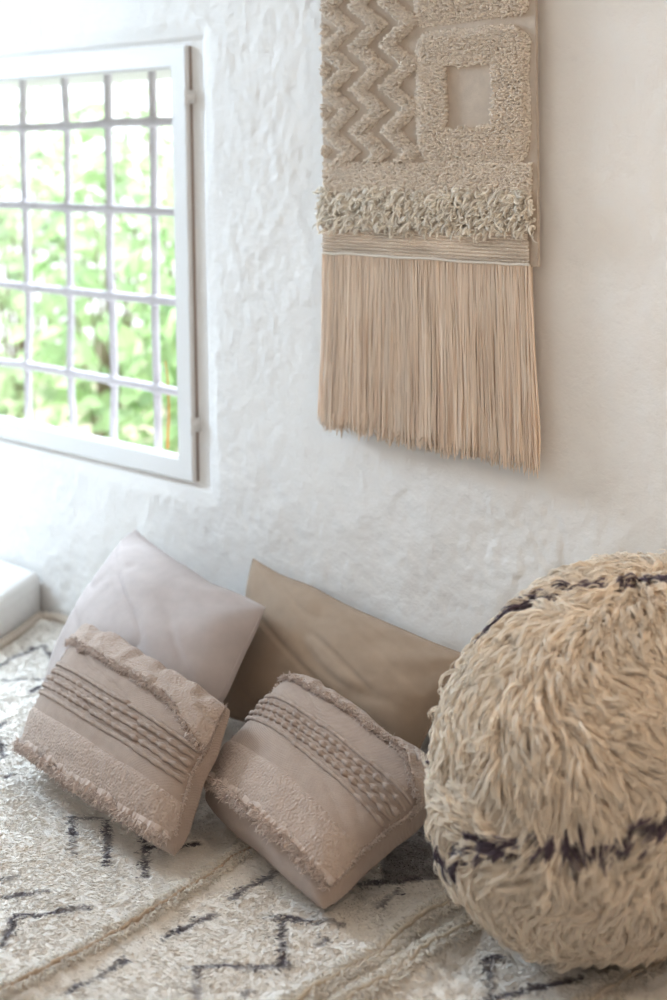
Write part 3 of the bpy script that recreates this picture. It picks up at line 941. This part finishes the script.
def hanging():
    t = thing('wall_hanging', (-1.56, HY, HBOT), 'beige woven wall hanging with tufted zigzags, a square ring and long string fringe', 'wall hanging')
    # backing cloth, a thin slab
    X, Z = np.linspace(HX0, HX1, 90), np.linspace(HBOT, HTOP, 120)
    xx, zz = np.meshgrid(X, Z)
    yy = HY + .0025 * fbm(xx * 9, zz * 9, seed=120)
    b = Bag()
    b.add(np.stack([xx, yy, zz], -1), grid_quads(120, 90))
    b.add(np.stack([xx, yy + .007, zz], -1), grid_quads(120, 90)[:, ::-1])
    for sl in (np.s_[0, :], np.s_[-1, :], np.s_[:, 0], np.s_[:, -1]):
        a = np.stack([xx[sl], yy[sl], zz[sl]], -1)
        b.add(np.stack([a, a + np.array((0, .007, 0))]), grid_quads(2, len(a)))
    b.build('woven_backing', M['backing'], t, col=False)
    # zigzag ridges: right-hand tips every .0765 m
    per, amp = .0770, .0275
    tri = lambda z: 1 - 2 * np.abs(((z - 1.337) / per + .5) % 1 - .5) * 2      # 1 at tips
    for xc in (-1.830, -1.760, -1.686, -1.611):
        b = Bag()
        wob = lambda z: .004 * vnoise(z * 22, xc * 40, seed=121)
        ctr = lambda z: xc + amp * tri(z) + wob(z)
        ok = lambda x, z: (np.abs(x - ctr(z)) < .0220 + .003 * vnoise(x * 90, z * 90, seed=122)) & (x > HX0 + .003)
        x, z = fill(xc - .06, xc + .06, 1.090, HTOP - .05, .0030, ok)
        edge = np.clip(1.25 - (np.abs(x - ctr(z)) / .0215) ** 2 * .6, .45, 1.2)
        if xc < -1.8:                             # this column is cut by the selvedge: only its tips show
            cell = np.round((z - 1.337) / per).astype(int)
            for cidx in sorted(set(cell)):
                k = cell == cidx
                bb = Bag()
                tufts(bb, x[k], z[k], HY, .011 * edge[k], .0023, YARN, .3)
                bb.build('tufted_peak', M['yarn'], t)
            continue
        tufts(b, x, z, HY, .011 * edge, .0023, YARN, .3)
        b.build('zigzag_ridge', M['yarn'], t)
    # square ring and the block over it
    b = Bag()
    def ring(x, z):
        w = .003 * vnoise(x * 40, z * 40, seed=123)
        o = rbox(x, z, -1.577, -1.331, 1.086, 1.317 + (x + 1.45) * -.02, .035) + w
        i = rbox(x, z, -1.505, -1.406, 1.146, 1.254, .006) + w
        return (o < 0) & (i > 0)
    x, z = fill(-1.59, -1.32, 1.07, 1.33, .0030, ring)
    edge = np.clip(-rbox(x, z, -1.577, -1.331, 1.086, 1.317, .035) / .014, .35, 1)
    tufts(b, x, z, HY, .011 * edge, .0023, YARN * 1.02, .28)
    b.build('square_ring', M['yarn'], t)
    b = Bag()
    x, z = fill(-1.59, -1.32, 1.31, 1.62, .0030, lambda x, z: rbox(x, z, -1.577, -1.331, 1.325 + (x + 1.577) * .03, 1.60, .02) < 0)
    edge = np.clip(-rbox(x, z, -1.577, -1.331, 1.325, 1.60, .02) / .014, .35, 1)
    tufts(b, x, z, HY, .011 * edge, .0023, YARN * 1.02, .28)
    b.build('pile_block', M['yarn'], t)
    # flat pile band
    b = Bag()
    x, z = fill(HX0 + .004, -1.331, 1.030, 1.084, .0030, lambda x, z: x < 9)
    tufts(b, x, z, HY, .008, .0023, YARN * 1.03, .3)
    b.build('pile_band', M['yarn'], t)
    # shaggy looped band
    n = 1500
    x = RNG.uniform(HX0 - .002, -1.332, n)
    z = RNG.uniform(.972, 1.036, n)
    K = 12
    s = np.linspace(0, 1, K)
    L = RNG.uniform(.014, .027, n)
    d = nrm(np.stack([RNG.normal(size=n) * .7, -RNG.uniform(.5, 1.1, n), RNG.normal(size=n) * .6 - .25], -1))
    e1 = nrm(np.cross(d, RNG.normal(size=(n, 3))))
    e2 = np.cross(d, e1)
    turns, rad, ph = RNG.uniform(3, 8, n), RNG.uniform(.003, .007, n), RNG.uniform(0, 6, n)
    a = turns[:, None] * s[None] + ph[:, None]
    P = (np.stack([x, np.full(n, HY - .001), z], -1)[:, None] + d[:, None] * (L[:, None] * s[None])[..., None]
         + (e1[:, None] * np.cos(a)[..., None] + e2[:, None] * np.sin(a)[..., None]) * (rad[:, None] * s[None] ** .6)[..., None])
    P[..., 2] -= (s[None] ** 2 * L[:, None] * .35)
    P[..., 1] = np.minimum(P[..., 1], HY - .0005)
    v, q, c = strands(P, np.array([1, 1.1, 1.1, 1.05, 1, 1, 1, 1, 1, 1, .9, .5])[None] * .0020 * RNG.uniform(.6, 1.4, (n, 1)), 5,
                      (np.array((.93, .87, .78)))[None] * RNG.uniform(.8, 1.12, (n, 1)))
    Bag().add(v, q, c).build('shaggy_band', M['wool'], t)
    # ribbed flat band: rows of tight knots
    X, Z = np.linspace(HX0 + .001, -1.334, 420), np.linspace(.917, .972, 90)
    xx, zz = np.meshgrid(X, Z)
    row = (zz - .917) / .0062
    knot = .5 + .5 * np.cos(2 * np.pi * (xx / .0075 + .5 * (np.floor(row) % 2)) + 2 * vnoise(xx * 40, np.floor(row), seed=124))
    hgt = .0065 * np.abs(np.sin(np.pi * row)) ** .7 * (.55 + .45 * knot) + .0025 * (vnoise(xx * 16, zz * 30, seed=125))
    P = np.stack([xx, HY - .003 - hgt, zz], -1)
    cc = (np.array((.84, .75, .66)) * (1 + .22 * vnoise(xx * 14, row * .5, seed=126))[..., None])
    Bag().add(P, grid_quads(90, 420), cc).build('ribbed_band', M['yarn'], t)
    # pale binding cord over the fringe
    xs = np.linspace(HX0, -1.334, 220)
    P = np.stack([xs, np.full(220, HY - .005), .9155 + .0012 * vnoise(xs * 40, 0, seed=127)], -1)[None]
    v, q, c = strands(P, (.0026 + .0005 * np.sin(xs * 900))[None], 8, np.array((.92, .87, .80)))
    Bag().add(v, q, c).build('binding_cord', M['yarn'], t)
    # long string fringe
    b = Bag()
    K = 16
    s = np.linspace(0, 1, K)
    for layer, (n, yo, r) in enumerate(((150, -.004, .0019), (150, -.0005, .0019), (120, .004, .0019), (260, -.005, .0009))):
        x = np.linspace(HX0 + .001, -1.334, n) + RNG.normal(size=n) * .0011
        zt = .914 + RNG.uniform(-.001, .001, n)
        flare = (x - (-1.57)) / .24
        zb = .585 - (x + 1.57) * .028 + .012 * vnoise(x * 40, layer, seed=128) + RNG.normal(size=n) * .007
        amp = RNG.normal(size=n)
        clump = vnoise(x[:, None] * 55, s[None] * 1.5 + layer, seed=129) * .0045
        P = np.stack([x[:, None] + flare[:, None] * .014 * s[None] ** 1.2 + clump * s[None] ** .7 + (amp * .0035)[:, None] * s[None] ** 1.5 + .0022 * vnoise(x[:, None] * 900, s[None] * 7, seed=130),
                      HY + yo - .004 * s[None] ** 1.5 + .0035 * vnoise(x[:, None] * 70, s[None] * 2.2, layer, seed=131) * s[None],
                      zt[:, None] + (zb - zt)[:, None] * s[None]], -1)
        R = r * (np.array([.8] + [1] * (K - 3) + [1.1, .55]))[None] * RNG.uniform(.7, 1.15, (n, 1))
        col = np.array((.93, .785, .65))[None] * RNG.uniform(.84, 1.10, (n, 1))
        v, q, c = strands(P, R, 5, col)
        b.add(v, q, c)
    n = 700                                       # unravelled ends
    x = RNG.uniform(HX0 - .012, -1.322, n)
    zb = .587 - (x + 1.57) * .028
    P0 = np.stack([x, np.full(n, HY - .006), zb + RNG.uniform(-.004, .02, n)], -1)
    d = nrm(np.stack([RNG.normal(size=n) * .45, RNG.normal(size=n) * .3, -np.ones(n)], -1))
    sv = np.linspace(0, 1, 4)
    P = P0[:, None] + d[:, None] * (RNG.uniform(.006, .02, n)[:, None] * sv)[..., None]
    v, q, c = strands(P, np.array([.0007, .0007, .0006, .0002])[None].repeat(n, 0), 3, np.array((.74, .61, .48))[None] * RNG.uniform(.85, 1.1, (n, 1)))
    b.add(v, q, c)
    tag(b.build('string_fringe', M['yarn'], t), kind='stuff')
    # dowel above the photograph
    P = np.stack([np.linspace(HX0 - .05, HX1 + .05, 12), np.full(12, HY + .0035), np.full(12, HTOP + .006)], -1)[None]
    R = np.full((1, 12), .011)
    R[0, 0] = R[0, -1] = .0
    v, q, c = strands(P, R, 12)
    Bag().add(v, q).build('dowel', M['wood'], t, col=False)
hanging()

# ------------------------------------------------------------------ light
def area(name, loc, target, size, energy, color, sy=None):
    l = bpy.data.lights.new(name, 'AREA')
    l.shape = 'RECTANGLE'
    l.size = size
    l.size_y = sy or size
    l.energy = energy
    l.color = color
    o = bpy.data.objects.new(name, l)
    o.location = loc
    o.rotation_euler = (Vector(target) - Vector(loc)).to_track_quat('-Z', 'Y').to_euler()
    COL.objects.link(o)
    return o
area('left_window_light', (XL + .02, -.95, 1.88), (-1.6, -.45, .45), .70, 76, (.64, .82, 1.0), .65)
area('added_sky_light', (-2.85, 1.0, 2.1), (-2.35, -.7, 0), 1.0, 85, (.72, .86, 1.0), .8)  # unseen area lamp added outdoors to strengthen sky light through the window
area('room_fill', (.2, -3.2, 1.6), (-1.2, 0, .7), 1.8, 14, (1.0, .86, .76))
pl = bpy.data.lights.new('warm_lamp', 'POINT')
pl.energy = 12
pl.color = (1.0, .80, .60)
pl.shadow_soft_size = .10
po = bpy.data.objects.new('warm_lamp', pl)
po.location = (-.38, -.80, 1.12)
COL.objects.link(po)
sl = bpy.data.lights.new('sun', 'SUN')
sl.energy = 5.0
sl.angle = .05
so = bpy.data.objects.new('sun', sl)
so.rotation_euler = Vector((.55, .22, -.8)).to_track_quat('-Z', 'Y').to_euler()
COL.objects.link(so)

w = bpy.data.worlds.new('sky')
scene.world = w
w.use_nodes = True
bg = w.node_tree.nodes['Background']
bg.inputs['Color'].default_value = (.93, .97, 1.0, 1)
bg.inputs['Strength'].default_value = 1.9

# ------------------------------------------------------------------ camera
cam = bpy.data.cameras.new('camera')
co = bpy.data.objects.new('camera', cam)
COL.objects.link(co)
Rv = Vector((0.73292917, 0.68013683, -0.01512377))
Uv = Vector((-0.01056115, 0.03360347, 0.99937944))
Fv = Vector((-0.68022298, 0.73231462, -0.03181198))
Cv = Vector((0, -1.95129249, 1.125))
m = Matrix((( Rv.x, Uv.x, -Fv.x, Cv.x), (Rv.y, Uv.y, -Fv.y, Cv.y), (Rv.z, Uv.z, -Fv.z, Cv.z), (0, 0, 0, 1)))
co.matrix_world = m
cam.sensor_fit = 'AUTO'
cam.sensor_width = 36
cam.lens = 36 * 1.390
cam.shift_y = (186.1 - 500) / 1000
cam.dof.use_dof = True
cam.dof.focus_distance = 2.22
cam.dof.aperture_fstop = 2.4
cam.clip_start = .05
scene.camera = co

scene.view_settings.view_transform = 'Standard'
scene.view_settings.look = 'None'
scene.view_settings.exposure = 0.13
scene.view_settings.gamma = 0.91
scene.cycles.use_denoising = True
scene.cycles.diffuse_bounces = 8
scene.cycles.max_bounces = 14
